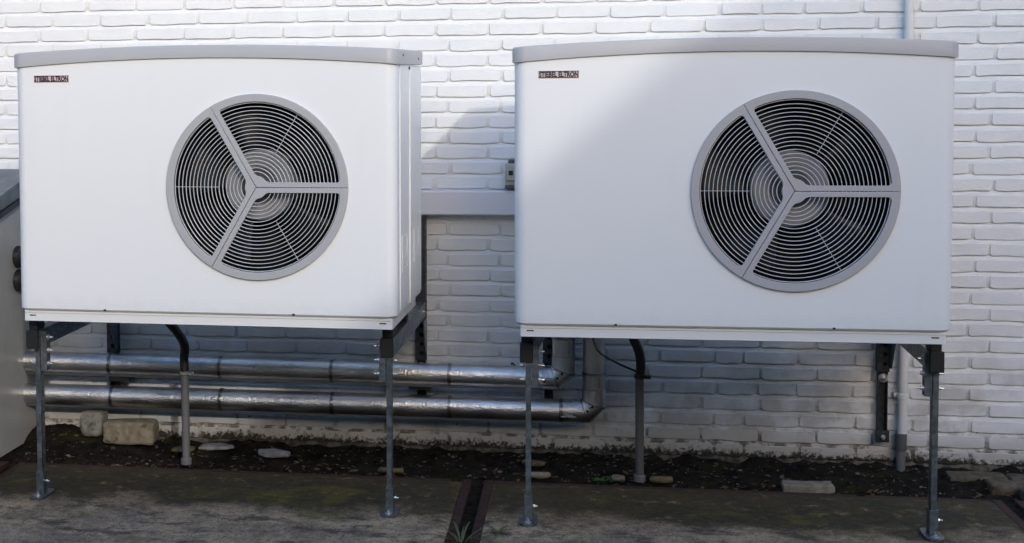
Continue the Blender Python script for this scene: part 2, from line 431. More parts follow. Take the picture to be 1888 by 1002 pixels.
def in_view(x, z):
    P = Vector((x, 0, z))-Vector((0, -5.335, 1.31)); c = P.dot(f)
    u, v = 614.6+2576.5*P.dot(r)/c, 343.6+2576.5*P.dot(d)/c
    if not (-40 < u < 1928 and -15 < v < 1000): return None
    hid = (45 < u < 725 and 100 < v < 590) or (962 < u < 1745 and 90 < v < 625) or (u < 20 and v > 330) or (u < 60 and v > 640)
    return None if hid else (u, v)
vis = [(i, in_view(b[0], b[1])) for i, b in enumerate(bricks)]
vis = [(i, p) for i, p in vis if p]
# nearest (largest in the picture) first: the scale grows to the right; dark rows behind the pipes last
vis.sort(key=lambda t: -(t[1][0] + (0 if not (640 < t[1][1] < 780 and t[1][0] < 1100) else -900)))
single = {i for i, _ in vis[:299]}
VV, FF = [], []
for i, (x, z, L) in enumerate(bricks):
    me, v, fs = variant_mesh(L, random.randrange(7))
    if i in single:
        o = link('brick', me, None, wall); o.location = (x, random.uniform(-.0014, .0008), z); o.rotation_euler = (random.uniform(-.004, .004), random.uniform(-.005, .005), random.uniform(-.003, .003))
    else:
        n0 = len(VV); dy = random.uniform(-.0014, .0008); sh = random.uniform(-.005, .005)
        VV += [(a+x, b_+dy, c_+z+sh*a) for a, b_, c_ in v]; FF += [tuple(n0+q for q in fc) for fc in fs]
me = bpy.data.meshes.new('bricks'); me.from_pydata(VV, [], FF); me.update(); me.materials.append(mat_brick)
o = link('bricks', me, None, wall); o['kind'] = 'stuff'

# ------------------------------------------------------------------ grey enclosure at the left
enc = empty('metal_enclosure', (-2.75, -.6, 0)); tag(enc, 'grey metal enclosure with a sloped dark lid, cut by the left edge of the picture', 'enclosure')
XE = -2.15
bm = bmesh.new(); prism(bm, [(-1.25+.6, 0), (.6-.001, 0), (.6-.001, 1.0), (-1.25+.6, .73)], 'x', -.60, XE+2.75); obj('casing', bm, mat_encl, enc, smooth=30)
bm = bmesh.new(); prism(bm, [(-1.31+.6, .735), (.6-.002, 1.012), (.6-.002, 1.078), (-1.31+.6, .765)], 'x', -.64, XE+2.75+.012)
bmesh.ops.bevel(bm, geom=bm.edges[:], offset=.004, segments=2, affect='EDGES'); obj('lid', bm, mat_roof, enc, smooth=40)
bm = bmesh.new(); prism(bm, [(-1.312+.6, .715), (.595, .988), (.595, 1.010), (-1.312+.6, .737)], 'x', XE+2.75+.001, XE+2.75+.018); obj('lid_rim', bm, mat_black, enc)
for zc in (.745, .652):
    t = empty('connection_pipe', (-2.0, -.21, zc)); tag(t, 'short dark pipe with a collar between the enclosure and the left heat pump, ' + ('upper one' if zc > .7 else 'lower one'), 'pipe', 'short pipes beside the left heat pump')
    obj('pipe', tube(bmesh.new(), [(-.145, 0, 0), (.21, 0, 0)], .033, 20), mat_black, t, smooth=40)
    obj('collar', lathe(bmesh.new(), [(0, .038), (.004, .043), (.022, .043), (.03, .036)], (-.149, 0, 0), (1, 0, 0), 24), mat_black, t, smooth=40)

# ------------------------------------------------------------------ heat pump
HW = .631; DEP = .585
def arch(x): return .0265*(1-min(1, abs(x)/.636)**2)
def outline(hw, y0, y1, rad, n=7):
    p = [(-hw, y1)]
    p += [(-hw+rad-rad*math.cos(a), y0+rad-rad*math.sin(a)) for a in [PI/2*i/n for i in range(n+1)]]
    fr = [(-hw+rad)+(2*hw-2*rad)*i/24 for i in range(1, 24)]
    p += [(x, y0) for x in fr]
    p += [(hw-rad+rad*math.sin(a), y0+rad-rad*math.cos(a)) for a in [PI/2*i/n for i in range(n+1)]]
    p += [(hw, y1)]
    return p
def heat_pump(label):
    t = empty('heat_pump'); tag(t, label, 'heat pump', 'outdoor heat pumps on steel stands')
    GX, GZ = .183, .447
    rad = .036
    # casing: front panel with fan opening + corners, sides, back
    O = outline(HW, 0, DEP, rad)
    bm = bmesh.new()
    zb = .043
    bot = [bm.verts.new((x, y, zb)) for x, y in O]; top = [bm.verts.new((x, y, .835+arch(x)+.004)) for x, y in O]
    i0 = next(i for i, (x, y) in enumerate(O) if y < 1e-9); i1 = max(i for i, (x, y) in enumerate(O) if y < 1e-9)
    for i in range(len(O)-1):
        if i0 <= i < i1: continue
        bm.faces.new((bot[i], bot[i+1], top[i+1], top[i]))
    bm.faces.new((bot[-1], bot[0], top[0], top[-1]))
    hole = [bm.verts.new((GX+.278*math.cos(2*PI*k/72), 0, GZ+.278*math.sin(2*PI*k/72))) for k in range(72)]
    es = []
    for loop in (bot[i0:i1+1], top[i0:i1+1], ):
        for a, b in zip(loop[:-1], loop[1:]):
            es.append(bm.edges.get((a, b)) or bm.edges.new((a, b)))
    for a, b in ((bot[i0], top[i0]), (bot[i1], top[i1])): es.append(bm.edges.get((a, b)) or bm.edges.new((a, b)))
    for k in range(72): es.append(bm.edges.new((hole[k], hole[(k+1) % 72])))
    bmesh.ops.triangle_fill(bm, edges=es, use_beauty=True, normal=(0, -1, 0))
    hole2 = [bm.verts.new((v.co.x, .02, v.co.z)) for v in hole]
    for k in range(72): bm.faces.new((hole[k], hole[(k+1) % 72], hole2[(k+1) % 72], hole2[k]))
    # rolled lower edge
    low = [bm.verts.new((x*(1-.006/HW), y+.006*(1 if y < .3 else 0), zb-.006)) for x, y in O]
    for i in range(len(O)-1): bm.faces.new((low[i], low[i+1], bot[i+1], bot[i]))
    bm.faces.new(low)
    cas = obj('casing', bm, mat_white, t, smooth=30)
    # duct behind the opening
    bm = bmesh.new(); a = [bm.verts.new((GX+.277*math.cos(2*PI*k/48), .006, GZ+.277*math.sin(2*PI*k/48))) for k in range(48)]; b = [bm.verts.new((v.co.x, .22, v.co.z)) for v in a]
    for k in range(48): bm.faces.new((a[k], a[(k+1) % 48], b[(k+1) % 48], b[k]))
    bm.faces.new(b); obj('fan_duct', bm, mat_dark, t, smooth=40)
    # lid
    bm = bmesh.new(); L = outline(.640, -.007, DEP-.005, rad+.004)
    def lv(dz, inset): return [bm.verts.new((x*(1-inset/.640), y+(inset if y < .3 else -inset), .833+arch(x)*(1 if dz < .02 else .74)+.022*max(0, y)+dz)) for x, y in L]
    rings = [lv(-.002, .014), lv(0, 0), lv(.040, 0), lv(.0445, .0016), lv(.047, .006)]
    for q in range(4):
        for i in range(len(L)): bm.faces.new((rings[q][i], rings[q][(i+1) % len(L)], rings[q+1][(i+1) % len(L)], rings[q+1][i]))
    # top surface: strips joining front points to the back edge
    k = len(L); back = {}
    topv = rings[4]; prev = None
    lst = [i for i in range(1, k-1)]
    bk = [bm.verts.new((L[i][0]*(1-.006/.637), DEP-.012, .833+arch(L[i][0])*.74+.022*DEP+.0465)) for i in lst]
    for q in range(len(lst)-1): bm.faces.new((topv[lst[q]], topv[lst[q+1]], bk[q+1], bk[q]))
    lid = obj('lid', bm, mat_grey, t, smooth=40)
    for sx in (-1, 1):
        for yy in (.09, .47):
            obj('screw', lathe(bmesh.new(), [(0, .0045), (.002, .0045), (.003, .003)], (sx*.639, yy, .863), (sx, 0, 0), 10), mat_black, lid, smooth=30)
        # lid seam and side panels
        def sb(y0, y1, z0, z1, d0_, d1_, bev=0): return newbox(sx*(HW+d0_), sx*(HW+d1_), y0, y1, z0, z1, bev=bev)
        obj('side_panel', sb(.072, .275, .05, .834, -.004, .003, .0015), mat_white, t)
        obj('side_panel', sb(.312, .585, .05, .834, -.004, .003, .0015), mat_white, t)
        obj('panel_strip', sb(.282, .305, .046, .79, -.004, .0065, .002), mat_white, t)
        for (ya, yb, zt) in ((.10, .225, .285), (.385, .505, .285)):
            bm = bmesh.new(); X = sx*(HW+.003)
            # frame of the recessed grip
            hh = .112
            for (a0, a1, c0, c1) in ((ya, yb, zt-.008, zt), (ya, yb, zt-hh, zt-hh+.008), (ya, ya+.008, zt-hh+.008, zt-.008), (yb-.008, yb, zt-hh+.008, zt-.008)):
                box(bm, X-sx*.001, X+sx*.0012, a0, a1, c0, c1, .0004)
            hf = obj('grip_frame', bm, mat_white, t)
            bm = bmesh.new(); prism(bm, [(X-sx*.001, zt-.008), (X+sx*.0003, zt-.06), (X+sx*.0016, zt-.075), (X+sx*.0003, zt-hh+.008), (X-sx*.001, zt-hh+.008)], 'y', ya+.008, yb-.008)
            obj('grip', bm, mat_white, hf)
        obj('drip_hole', lathe(bmesh.new(), [(0, .005), (.0035, .005)], (sx*(HW+.003), .272, .826), (sx, 0, 0), 10), mat_black, t)
    # base pan
    bm = bmesh.new(); prism(bm, [(x, y) for x, y in outline(.6155, .012, DEP-.02, .006, 3)], 'z', 0, .036)
    pan = obj('base_pan', bm, mat_white, t, smooth=30)
    obj('underside', newbox(-.605, .605, .022, DEP-.03, -.003, -.0008), mat_under, pan)
    for x in (-.585, .585):
        bm = newbox(x-.011, x+.011, .0108, .013, .0165, .0205, bev=.0009); obj('slot', bm, mat_black, pan)
    bm = newbox(-.613, .613, .0106, .013, .0265, .0275); obj('pan_crease', bm, mat_grey, pan)
    for x in (-.33, .30):
        obj('drip_hole', newbox(x-.004, x+.004, -.0016, .002, .040, .0455), mat_black, t)
    # badge
    bx0, bx1, bz0, bz1 = -.5615, -.4405, .7855, .8075
    bad = obj('badge', newbox(bx0, bx1, -.0022, .001, bz0, bz1, bev=.0006), mat_lbg, t)
    obj('badge_line', newbox(bx0+.0008, bx1-.0008, -.0030, -.0021, bz1-.0030, bz1-.0006), mat_lred, bad)
    obj('badge_line', newbox(bx0+.0008, bx1-.0008, -.0030, -.0021, bz0+.0006, bz0+.0030), mat_lred, bad)
    cu = bpy.data.curves.new('lettering', 'FONT'); cu.body = 'STIEBEL ELTRON'; cu.align_x = 'CENTER'; cu.size = .02; cu.offset = .0008; cu.extrude = .0003; cu.resolution_u = 3
    to = bpy.data.objects.new('lettering_tmp', cu); C.objects.link(to)
    bpy.context.view_layer.update()
    me = bpy.data.meshes.new_from_object(to.evaluated_get(bpy.context.evaluated_depsgraph_get()))
    bpy.data.objects.remove(to)
    co = np.array([v.co[:] for v in me.vertices]); mn, mx = co.min(0), co.max(0)
    for v in me.vertices:
        u = (v.co.x-mn[0])/(mx[0]-mn[0]); h = (v.co.y-mn[1])/(mx[1]-mn[1])
        v.co = (bx0+.0022+u*(bx1-bx0-.0044), -.0029+v.co.z-.0001, bz0+.0028+h*(bz1-bz0-.0056))
    me.materials.clear(); link('lettering', me, mat_ltxt, bad)
    # grille: three frame segments, rings, radial wires
    gr = empty('fan_grille', (GX, 0, GZ)); gr.parent = t
    RO, RI, HWD, RH = .2965, .2715, .0168, .0365
    for a0 in (0, 2*PI/3, 4*PI/3):
        bm = bmesh.new(); gap = .0006
        U = Vector((math.cos(a0), math.sin(a0))); N = Vector((-U.y, U.x)); a1 = a0+2*PI/3
        U1 = Vector((math.cos(a1), math.sin(a1))); N1 = Vector((U1.y, -U1.x))
        def P(v): return bm.verts.new((v.x, 0, v.y))
        outer = [P(U*.0012+N*gap)]
        nn = 40; da = gap/RO
        outer += [P(Vector((math.cos(a), math.sin(a)))*RO) for a in [a0+da+(a1-a0-2*da)*i/nn for i in range(nn+1)]]
        inner = []
        c = .009
        inner.append(P(U*math.sqrt((RH+.008)**2-HWD**2)+N*HWD)); inner.append(P(U*(RI-c-.001)+N*HWD)); inner.append(P(U*(RI-.0045)+N*(HWD+.003)))
        b0 = math.asin((HWD+c)/RI)
        inner += [P(Vector((math.cos(a), math.sin(a)))*RI) for a in [a0+b0+(a1-a0-2*b0)*i/nn for i in range(nn+1)]]
        inner.append(P(U1*(RI-.0045)+N1*(HWD+.003))); inner.append(P(U1*(RI-c-.001)+N1*HWD)); inner.append(P(U1*math.sqrt((RH+.008)**2-HWD**2)+N1*HWD))
        b1 = math.asin((HWD+.004)/RH)
        inner += [P(Vector((math.cos(a), math.sin(a)))*RH) for a in [a1-b1-(a1-a0-2*b1)*i/10 for i in range(11)]]
        es = []
        for lp in (outer, inner):
            for q in range(len(lp)): es.append(bm.edges.new((lp[q], lp[(q+1) % len(lp)])))
        bmesh.ops.triangle_fill(bm, edges=es, use_beauty=True, normal=(0, -1, 0))
        ex = bmesh.ops.extrude_face_region(bm, geom=bm.faces[:])
        for v in ex['geom']:
            if isinstance(v, bmesh.types.BMVert): v.co.y = -.010
        so_ = obj('grille_segment', bm, mat_grey, gr, smooth=30)
        bv = so_.modifiers.new('bevel', 'BEVEL'); bv.width = .0014; bv.segments = 2; bv.limit_method = 'ANGLE'; bv.angle_limit = math.radians(50)
        so_.data.polygons[0].use_smooth = True
    nr = 19
    for i in range(nr):
        rr = .050+(.2685-.050)*i/(nr-1)
        bm = bmesh.new(); n = 96
        prof = [(-.0052, 0), (-.0046, .0010), (-.0005, .0010), (-.0005, -.0010), (-.0046, -.0010)]
        R_ = [[bm.verts.new(((rr+b)*math.cos(2*PI*k/n), a+.001, (rr+b)*math.sin(2*PI*k/n))) for a, b in prof] for k in range(n)]
        for k in range(n):
            for q in range(5): bm.faces.new((R_[k][q], R_[k][(q+1) % 5], R_[(k+1) % n][(q+1) % 5], R_[(k+1) % n][q]))
        obj('grille_ring', bm, mat_ring, gr, smooth=50)
    for a in (PI/3, PI, 5*PI/3):
        u = Vector((math.cos(a), 0, math.sin(a)))
        obj('grille_stay', tube(bmesh.new(), [u*.125+Vector((0, .0022, 0)), u*.2695+Vector((0, .0022, 0))], .0009, 8), mat_ring, gr, smooth=50)
    # fan
    fan = empty('fan', (GX-.004, .075, GZ+.004)); fan.parent = t
    obj('fan_hub', lathe(bmesh.new(), [(-.045, .050), (-.048, .058), (-.048, .106), (-.040, .114), (.06, .114)], (0, .02, 0), (0, 1, 0), 48), mat_hub, fan, smooth=40)
    obj('hub_recess', lathe(bmesh.new(), [(-.0488, .060), (-.046, .060)], (0, .0195, 0), (0, 1, 0), 40), mat_dpvc, fan, smooth=40)
    for k in range(5):
        bm = bmesh.new(); a = 2*PI*k/5+.4; V = []
        for i in range(7):
            rr = .11+.158*i/6; row = []
            for j in range(6):
                th = a+(-.30-.10*i/6)+(.62+.18*i/6)*j/5
                row.append(bm.verts.new((rr*math.cos(th), .075-.07*j/5-.01*math.sin(PI*j/5), rr*math.sin(th))))
            V.append(row)
        for i in range(6):
            for j in range(5): bm.faces.new((V[i][j], V[i][j+1], V[i+1][j+1], V[i+1][j]))
        ob_ = obj('fan_blade', bm, mat_fan, fan, smooth=60); sm = ob_.modifiers.new('thick', 'SOLIDIFY'); sm.thickness = .004
    return t
def copy_tree(o, parent=None):
    c = o.copy(); C.objects.link(c)
    if parent is not None: c.parent = parent
    for ch in o.children: copy_tree(ch, c)
    return c
hp1 = heat_pump('white heat pump at the left, fully sunlit, its right side panel showing')
bpy.context.view_layer.update()
hp2 = copy_tree(hp1); hp2['label'] = 'white heat pump at the right, half in soft diagonal shade'
def pose(o, x, y, z, wz, ry, tx):
    R_ = (Matrix.Rotation(wz, 4, 'Z') @ Matrix.Rotation(tx, 4, 'X') @ Matrix.Rotation(-ry, 4, 'Y'))
    off = R_ @ Vector((0, 0, -.438))
    o.matrix_world = Matrix.Translation(Vector((x, y, z))+off) @ R_
pose(hp1, -1.1845, -1.0078, 1.0552, -.0174, -.0020, .0037)
pose(hp2, .4466, -1.0690, 1.0517, .0144, .0002, -.0007)

# ------------------------------------------------------------------ steel stands
def bolt(parent, p, ax, rr=.008, hh=.007, washer=True):
    bm = bmesh.new()
    if washer: lathe(bm, [(0, rr*1.7), (.0022, rr*1.7)], p, ax, 16)
    q = Vector(p)+Vector(ax)*.0022
    lathe(bm, [(0, rr), (hh, rr), (hh*1.15, rr*.85)], q, ax, 6)
    lathe(bm, [(0, rr*.55), (hh*1.5, rr*.5)], q+Vector(ax)*hh*.8, ax, 10)
    return obj('bolt', bm, mat_bolt, parent, smooth=30)
def stand(label, xl, xr, dwl, dwr, yl, yr, yfront, tops, wbot, xc):
    t = empty('support_stand', (xc, -.5, 0)); tag(t, label, 'steel stand', 'steel stands under the heat pumps')
    def W(x): return x-xc
    Yo = .5
    for s, x, dw, yleg in ((-1, xl, dwl, yl), (1, xr, dwr, yr)):
        inn = -s                                  # towards the middle
        xw = x+dw
        # cross rail: C-channel from wall to leg
        bm = bmesh.new(); n0 = 0
        a0, a1 = Vector((W(x), yfront+.012+Yo, 0)), Vector((W(xw), -.046+Yo, 0))
        for (o0, o1, z0, z1) in ((-.0195, -.0165, .513, .572), (.0165, .0195, .513, .572), (-.0165, .0165, .569, .572), (-.0165, .0165, .513, .516)):
            v = [bm.verts.new((p.x+o, p.y, z)) for p in (a0, a1) for o, z in ((o0, z0), (o1, z0), (o1, z1), (o0, z1))]
            for fc in ((0, 1, 2, 3), (7, 6, 5, 4), (0, 4, 5, 1), (1, 5, 6, 2), (2, 6, 7, 3), (3, 7, 4, 0)): bm.faces.new([v[q] for q in fc])
        rail = obj('cross_rail', bm, mat_galv, t)
        obj('end_cap', newbox(W(x)-.0205, W(x)+.0205, yfront+Yo-.003, yfront+.012+Yo, .511, .574, bev=.002), mat_rubber, rail)
        # rubber feet under the pan
        for yy in (yfront+.045, -.50):
            obj('rubber_foot', newbox(W(x)-.017, W(x)+.017, yy-.03+Yo, yy+.03+Yo, .572, tops-.001, bev=.003), mat_rubber, t)
        bolt(t, (W(x)+s*.0195, -.12+Yo, .545), (s, 0, 0), .007)
        # wall upright: open channel with round holes and bolts
        bm = bmesh.new()
        zt = .905
        box(bm, W(xw)-.0205, W(xw)+.0205, -.044+Yo, -.041+Yo, .345, zt); box(bm, W(xw)-.0205, W(xw)-.0175, -.041+Yo, -.003+Yo, .345, zt); box(bm, W(xw)+.0175, W(xw)+.0205, -.041+Yo, -.003+Yo, .345, zt)
        up = obj('wall_upright', bm, mat_dsteel, t)
        for z in (.375, .41, .445, .48):
            obj('hole', lathe(bmesh.new(), [(0, .0085), (.0012, .0085)], (W(xw)+.004, -.0440+Yo, z), (0, -1, 0), 16), mat_dark, up)
        zl = .105 if (s > 0 and xc > 0) else .20
        bm = bmesh.new(); box(bm, W(xw)-.015, W(xw)-.012, -.032+Yo, -.003+Yo, zl, .345); box(bm, W(xw)+.015, W(xw)+.018, -.032+Yo, -.003+Yo, zl, .345); box(bm, W(xw)-.012, W(xw)+.015, -.010+Yo, -.007+Yo, zl, .345)
        obj('lower_channel', bm, mat_dsteel, up)
        bolt(up, (W(xw)+.001, -.034+Yo, .322), (0, -1, 0), .010, .009)
        if zl < .15: obj('wall_plate', newbox(W(xw)-.024, W(xw)+.024, -.037+Yo, -.032+Yo, wbot, wbot+.043, bev=.001), mat_dsteel, up)
        if zl < .15: bolt(up, (W(xw)+.001, -.0375+Yo, wbot+.021), (0, -1, 0), .009, .009, False)
        # gusset plate
        bm = bmesh.new(); gx = W(xw)+.0205
        prism(bm, [(-.044+Yo, .36), (-.044+Yo, .514), (-.155+Yo, .514), (-.060+Yo, .36)], 'x', gx, gx+.004); obj('gusset', bm, mat_galv, t)
        # leg
        lx = x+.006*1
        bm = bmesh.new(); z1 = .513
        x0 = W(lx)
        # C profile open to the right, slots on the right side
        box(bm, x0-.0082, x0+.0062, yleg-.0175+Yo, yleg-.0150+Yo, .03, z1); box(bm, x0-.0082, x0-.0057, yleg-.0150+Yo, yleg+.0150+Yo, .03, z1); box(bm, x0-.0082, x0+.0062, yleg+.0150+Yo, yleg+.0175+Yo, .03, z1)
        box(bm, x0+.0062, x0+.0082, yleg-.0175+Yo, yleg-.006+Yo, .03, z1); box(bm, x0+.0062, x0+.0082, yleg+.006+Yo, yleg+.0175+Yo, .03, z1)
        for k in range(13): box(bm, x0+.0064, x0+.0080, yleg-.006+Yo, yleg+.006+Yo, .03+k*.037, .042+k*.037)
        leg = obj('leg', bm, mat_galv, t)
        bm = newbox(x0-.0125, x0+.0125, yleg-.021+Yo, yleg-.0178+Yo, .004, .085, bev=.001); box(bm, x0-.0125, x0-.0098, yleg-.0178+Yo, yleg+.018+Yo, .004, .085); box(bm, x0+.0098, x0+.0125, yleg-.0178+Yo, yleg+.018+Yo, .004, .085)
        obj('foot_sleeve', bm, mat_galv, leg)
        bm = bmesh.new(); px = .031; py = .062
        pts = [(x0+px*.9*math.copysign(1, math.cos(a))*abs(math.cos(a))**.5, yleg+Yo+py*math.copysign(1, math.sin(a))*abs(math.sin(a))**.5) for a in [2*PI*k/28 for k in range(28)]]
        prism(bm, pts, 'z', .001, .007); obj('foot_plate', bm, mat_galv, leg, smooth=30)
        bolt(leg, (x0, yleg-.038+Yo, .007), (0, 0, 1), .007, .006)
        bolt(leg, (x0+.0125, yleg+Yo, .05), (1, 0, 0), .006, .006, False)
        # bracket channel on the inner side of the leg
        bx = x0+inn*.021
        bm = bmesh.new()
        for o0, o1, q0, q1 in ((-.0105, .0105, -.0175, -.0145), (-.0105, -.0075, -.0145, .0175), (.0075, .0105, -.0145, .0175)):
            box(bm, bx+o0, bx+o1, yleg+q0+Yo, yleg+q1+Yo, .432, .566)
        box(bm, bx-.0015, bx+.0015, yleg-.0195+Yo, yleg-.0175+Yo, .432, .566)
        br = obj('leg_bracket', bm, mat_galv, leg)
        for z in (.455, .50, .545):
            bolt(br, (bx+inn*.0105, yleg-.002+Yo, z), (inn, 0, 0), .0065, .007)
        for z in (.455, .50):
            bolt(br, (x0-inn*.0095, yleg-.002+Yo, z), (-inn, 0, 0), .0055, .006, False)
    return t
stand('galvanised steel stand of four rails under the left heat pump', -1.803, -.600, -.020, .012, -.865, -.895, -.915, .612, .085, -1.2)
stand('galvanised steel stand under the right heat pump, bolted to the wall beside the conduit', -.154, 1.063, .050, .036, -.925, -.895, -.945, .612, .085, .45)

# ------------------------------------------------------------------ insulated pipes
YP = -.125; RP = .041
def clad_pipe(label, zl, zr, xend, zriser, seams, ybase):
    t = empty('insulated_pipe', (-1.0, YP, zl)); tag(t, label, 'pipe', 'aluminium clad pipes along the wall')
    X0 = XE-.01
    def zc(x): return zl+(zr-zl)*(x-X0)/(xend-X0)
    def L(x, dz=0, dy=0): return (x+1.0, dy, zc(x)-zl+dz)
    xs = [X0]+seams+[xend-.075]
    for a, b in zip(xs[:-1], xs[1:]):
        obj('pipe_section', tube(bmesh.new(), [L(a+.001), L(b-.001)], RP, 40), mat_alu, t, smooth=40)
    for sx in seams:
        obj('seam_band', lathe(bmesh.new(), [(-.008, RP+.0002), (-.0075, RP+.0030), (-.0015, RP+.0032), (-.0008, RP-.001), (.0008, RP-.001), (.0015, RP+.0032), (.006, RP+.0026), (.0065, RP+.0002)], L(sx), (1, 0, 0), 40), mat_seam, t, smooth=30)
    # lip of the sheet along the underside
    bm = bmesh.new(); box(bm, X0+1.0, xend-.09+1.0, -.012, -.009, -RP-.006, -RP+.003)
    for v in bm.verts: v.co.z += zc(v.co.x-1.0)-zl
    obj('sheet_lip', bm, mat_seam, t)
    # mitred elbow: gores
    c = (xend, zc(xend)); q = .075
    pts = [(xend-q, zc(xend-q)), (xend-.030, zc(xend)), (xend, zc(xend)+.030), (xend, zc(xend)+q+.01)]
    p3 = [Vector((a+1.0, 0, b-zl)) for a, b in pts]
    el = obj('elbow', tube(bmesh.new(), p3, RP+.0015, 40), mat_alu, t, smooth=35)
    for k in (1, 2):
        tdir = (p3[k+1]-p3[k-1]).normalized()
        obj('elbow_seam', lathe(bmesh.new(), [(-.003, RP*1.06), (-.002, RP*1.06+.003), (.002, RP*1.06+.003), (.003, RP*1.06)], p3[k], tdir, 40), mat_seam, el, smooth=30)
    for (u, a) in ((.25, -.1), (.8, -.1)):
        pp = p3[1].lerp(p3[2], u); nrm = Vector((0, -1, 0)); bolt_p = pp+nrm*(RP+.001)
        obj('rivet', lathe(bmesh.new(), [(0, .005), (.002, .0045), (.003, .002)], bolt_p, nrm, 10), mat_black, el, smooth=30)
    for xx in (xend-.115, xend-.070):
        obj('rivet', lathe(bmesh.new(), [(0, .004), (.002, .0035), (.003, .002)], L(xx, -.008, -RP-.0002), (0, -1, 0), 10), mat_black, el, smooth=30)
    bm = newbox(xend-.12+1.0, xend-.065+1.0, -RP-.0025, -RP+.004, zc(xend)-zl-.017, zc(xend)-zl-.012); obj('lap_strip', bm, mat_bolt, el)
    zt = .615
    obj('riser', tube(bmesh.new(), [(xend+1.0, 0, zc(xend)+q+.011-zl), (xend+1.0, 0, zriser-zl-.001)], RP, 40), mat_alu, t, smooth=40)
    obj('riser', tube(bmesh.new(), [(xend+1.0, 0, zriser-zl+.001), (xend+1.0, 0, zt+.05-zl)], RP-.001, 40), mat_alu, t, smooth=40)
    obj('seam_band', lathe(bmesh.new(), [(-.006, RP), (-.005, RP+.003), (-.001, RP+.003), (0, RP+.001), (.004, RP+.002), (.005, RP)], (xend+1.0, 0, zriser-zl), (0, 0, 1), 40), mat_seam, t, smooth=30)
    bm = newbox(xend+1.0+.018, xend+1.0+.022, -RP*.9-.002, -RP*.9+.006, zc(xend)+q+.02-zl, zriser-zl-.01); obj('lap_strip', bm, mat_seam, t)
    for xx in (-1.77, -.585) if zl > .25 else ():
        bm = newbox(xx+1.0-.04, xx+1.0+.04, .0, -YP-.001, -RP-.030, -RP-.004); obj('wall_bracket', bm, mat_black, t)
    return t
clad_pipe('upper silver insulated pipe running from the enclosure to the right heat pump', .3195, .3065, -.046, .46, [-1.799, -1.354, -.917, -.467], 0)
clad_pipe('lower silver insulated pipe with its elbow below the upper one', .1905, .1865, .064, .33, [-1.792, -1.352, -.915, -.467, -.054], 0)

# ------------------------------------------------------------------ condensate drains
def drain(label, x, y, hose, zj, grey):
    t = empty('drain_pipe', (x, y, 0)); tag(t, label, 'drain pipe', 'condensate drain pipes standing under the heat pumps')
    obj('hose', tube(bmesh.new(), hose, .0165, 18), mat_black, t, smooth=60)
    obj('standpipe', tube(bmesh.new(), [(0, 0, .0), (-.002, 0, zj)], .0148, 20), grey, t, smooth=40)
    cl = obj('hose_clamp', lathe(bmesh.new(), [(-.006, .017), (-.005, .0195), (.006, .0195), (.007, .017)], (-.002, 0, zj+.006), (0, 0, 1), 20), mat_bolt if grey is mat_pvc else mat_black, t, smooth=30)
    obj('clamp_screw', newbox(.014, .036, -.018, -.006, zj, zj+.013, bev=.002), mat_bolt if grey is mat_pvc else mat_black, cl)
    obj('base_collar', lathe(bmesh.new(), [(0, .0205), (.020, .0205), (.024, .0165)], (0, 0, -.004), (0, 0, 1), 20), mat_pvc, t, smooth=30)
    return t
def bendpath(p):
    out = []
    P = [Vector(q) for q in p]
    for i in range(len(P)-1):
        for s in range(6):
            tt = s/6
            a, b, c, e = P[max(i-1, 0)], P[i], P[i+1], P[min(i+2, len(P)-1)]
            out.append(.5*((2*b)+(c-a)*tt+(2*a-5*b+4*c-e)*tt**2+(3*b-a-3*c+e)*tt**3))
    out.append(P[-1]); return out
drain('grey standpipe with a bent black hose and metal clamp under the left heat pump', -1.428, -.37, bendpath([(-.13, -.02, .62), (-.085, 0, .55), (-.03, 0, .49), (-.002, 0, .44), (-.004, 0, .39), (-.002, 0, .33)]), .332, mat_pvc)
d2 = drain('dark standpipe with a black hose under the right heat pump', .221, -.37, bendpath([(-.045, -.02, .62), (-.03, 0, .52), (-.006, 0, .46), (.002, 0, .41), (-.002, 0, .36)]), .362, mat_dpvc)
cab = obj('cable', tube(bmesh.new(), bendpath([(.06, -.2, .47), (.08, -.27, .435), (.14, -.345, .41), (.208, -.37, .385)]), .004, 8), mat_black, smooth=60); tag(cab, 'thin black cable sagging from the riser pipe to the dark standpipe', 'cable')

# ------------------------------------------------------------------ wall fittings
t = empty('cable_trunking', (-.41, 0, .905)); tag(t, 'wide lilac grey cable trunking on the brick wall between the heat pumps', 'trunking')
obj('trunk', newbox(-.75, .75, -.052, -.0035, 0, .094, bev=.003, seg=2), mat_trunk, t, smooth=30)
obj('trunk_cover', newbox(-.75, .75, -.0555, -.0525, .004, .0895, bev=.001), mat_trunk, t)
t = empty('switch_box', (-.205, 0, 1.004)); tag(t, 'small beige isolator switch box on top of the trunking, half behind the right heat pump', 'switch box')
obj('box', newbox(-.06, .06, -.062, -.003, .003, .098, bev=.004, seg=2), mat_beige, t, smooth=30)
obj('box_lid', newbox(-.056, .056, -.072, -.0625, .034, .094, bev=.003), mat_beige, t)
obj('cable_gland', newbox(-.05, -.02, -.045, -.015, .0985, .112, bev=.003), mat_dpvc, t)
obj('switch_knob', newbox(-.046, -.030, -.077, -.0722, .055, .072, bev=.001), mat_black, t)
obj('base_plate', newbox(-.061, .061, -.066, -.0622, .004, .018, bev=.001), mat_dpvc, t)
t = empty('conduit', (1.168, -.03, 0)); tag(t, 'white wall conduit behind the right heat pump ending in a dark grey sleeve', 'conduit')
obj('tube', tube(bmesh.new(), [(.005, 0, 3.5), (.001, 0, .10)], .0165, 20), mat_wpvc, t, smooth=40)
obj('tube_socket', lathe(bmesh.new(), [(0, .0165), (.002, .019), (.02, .019), (.022, .0165)], (0, 0, .245), (0, 0, 1), 20), mat_wpvc, t, smooth=40)
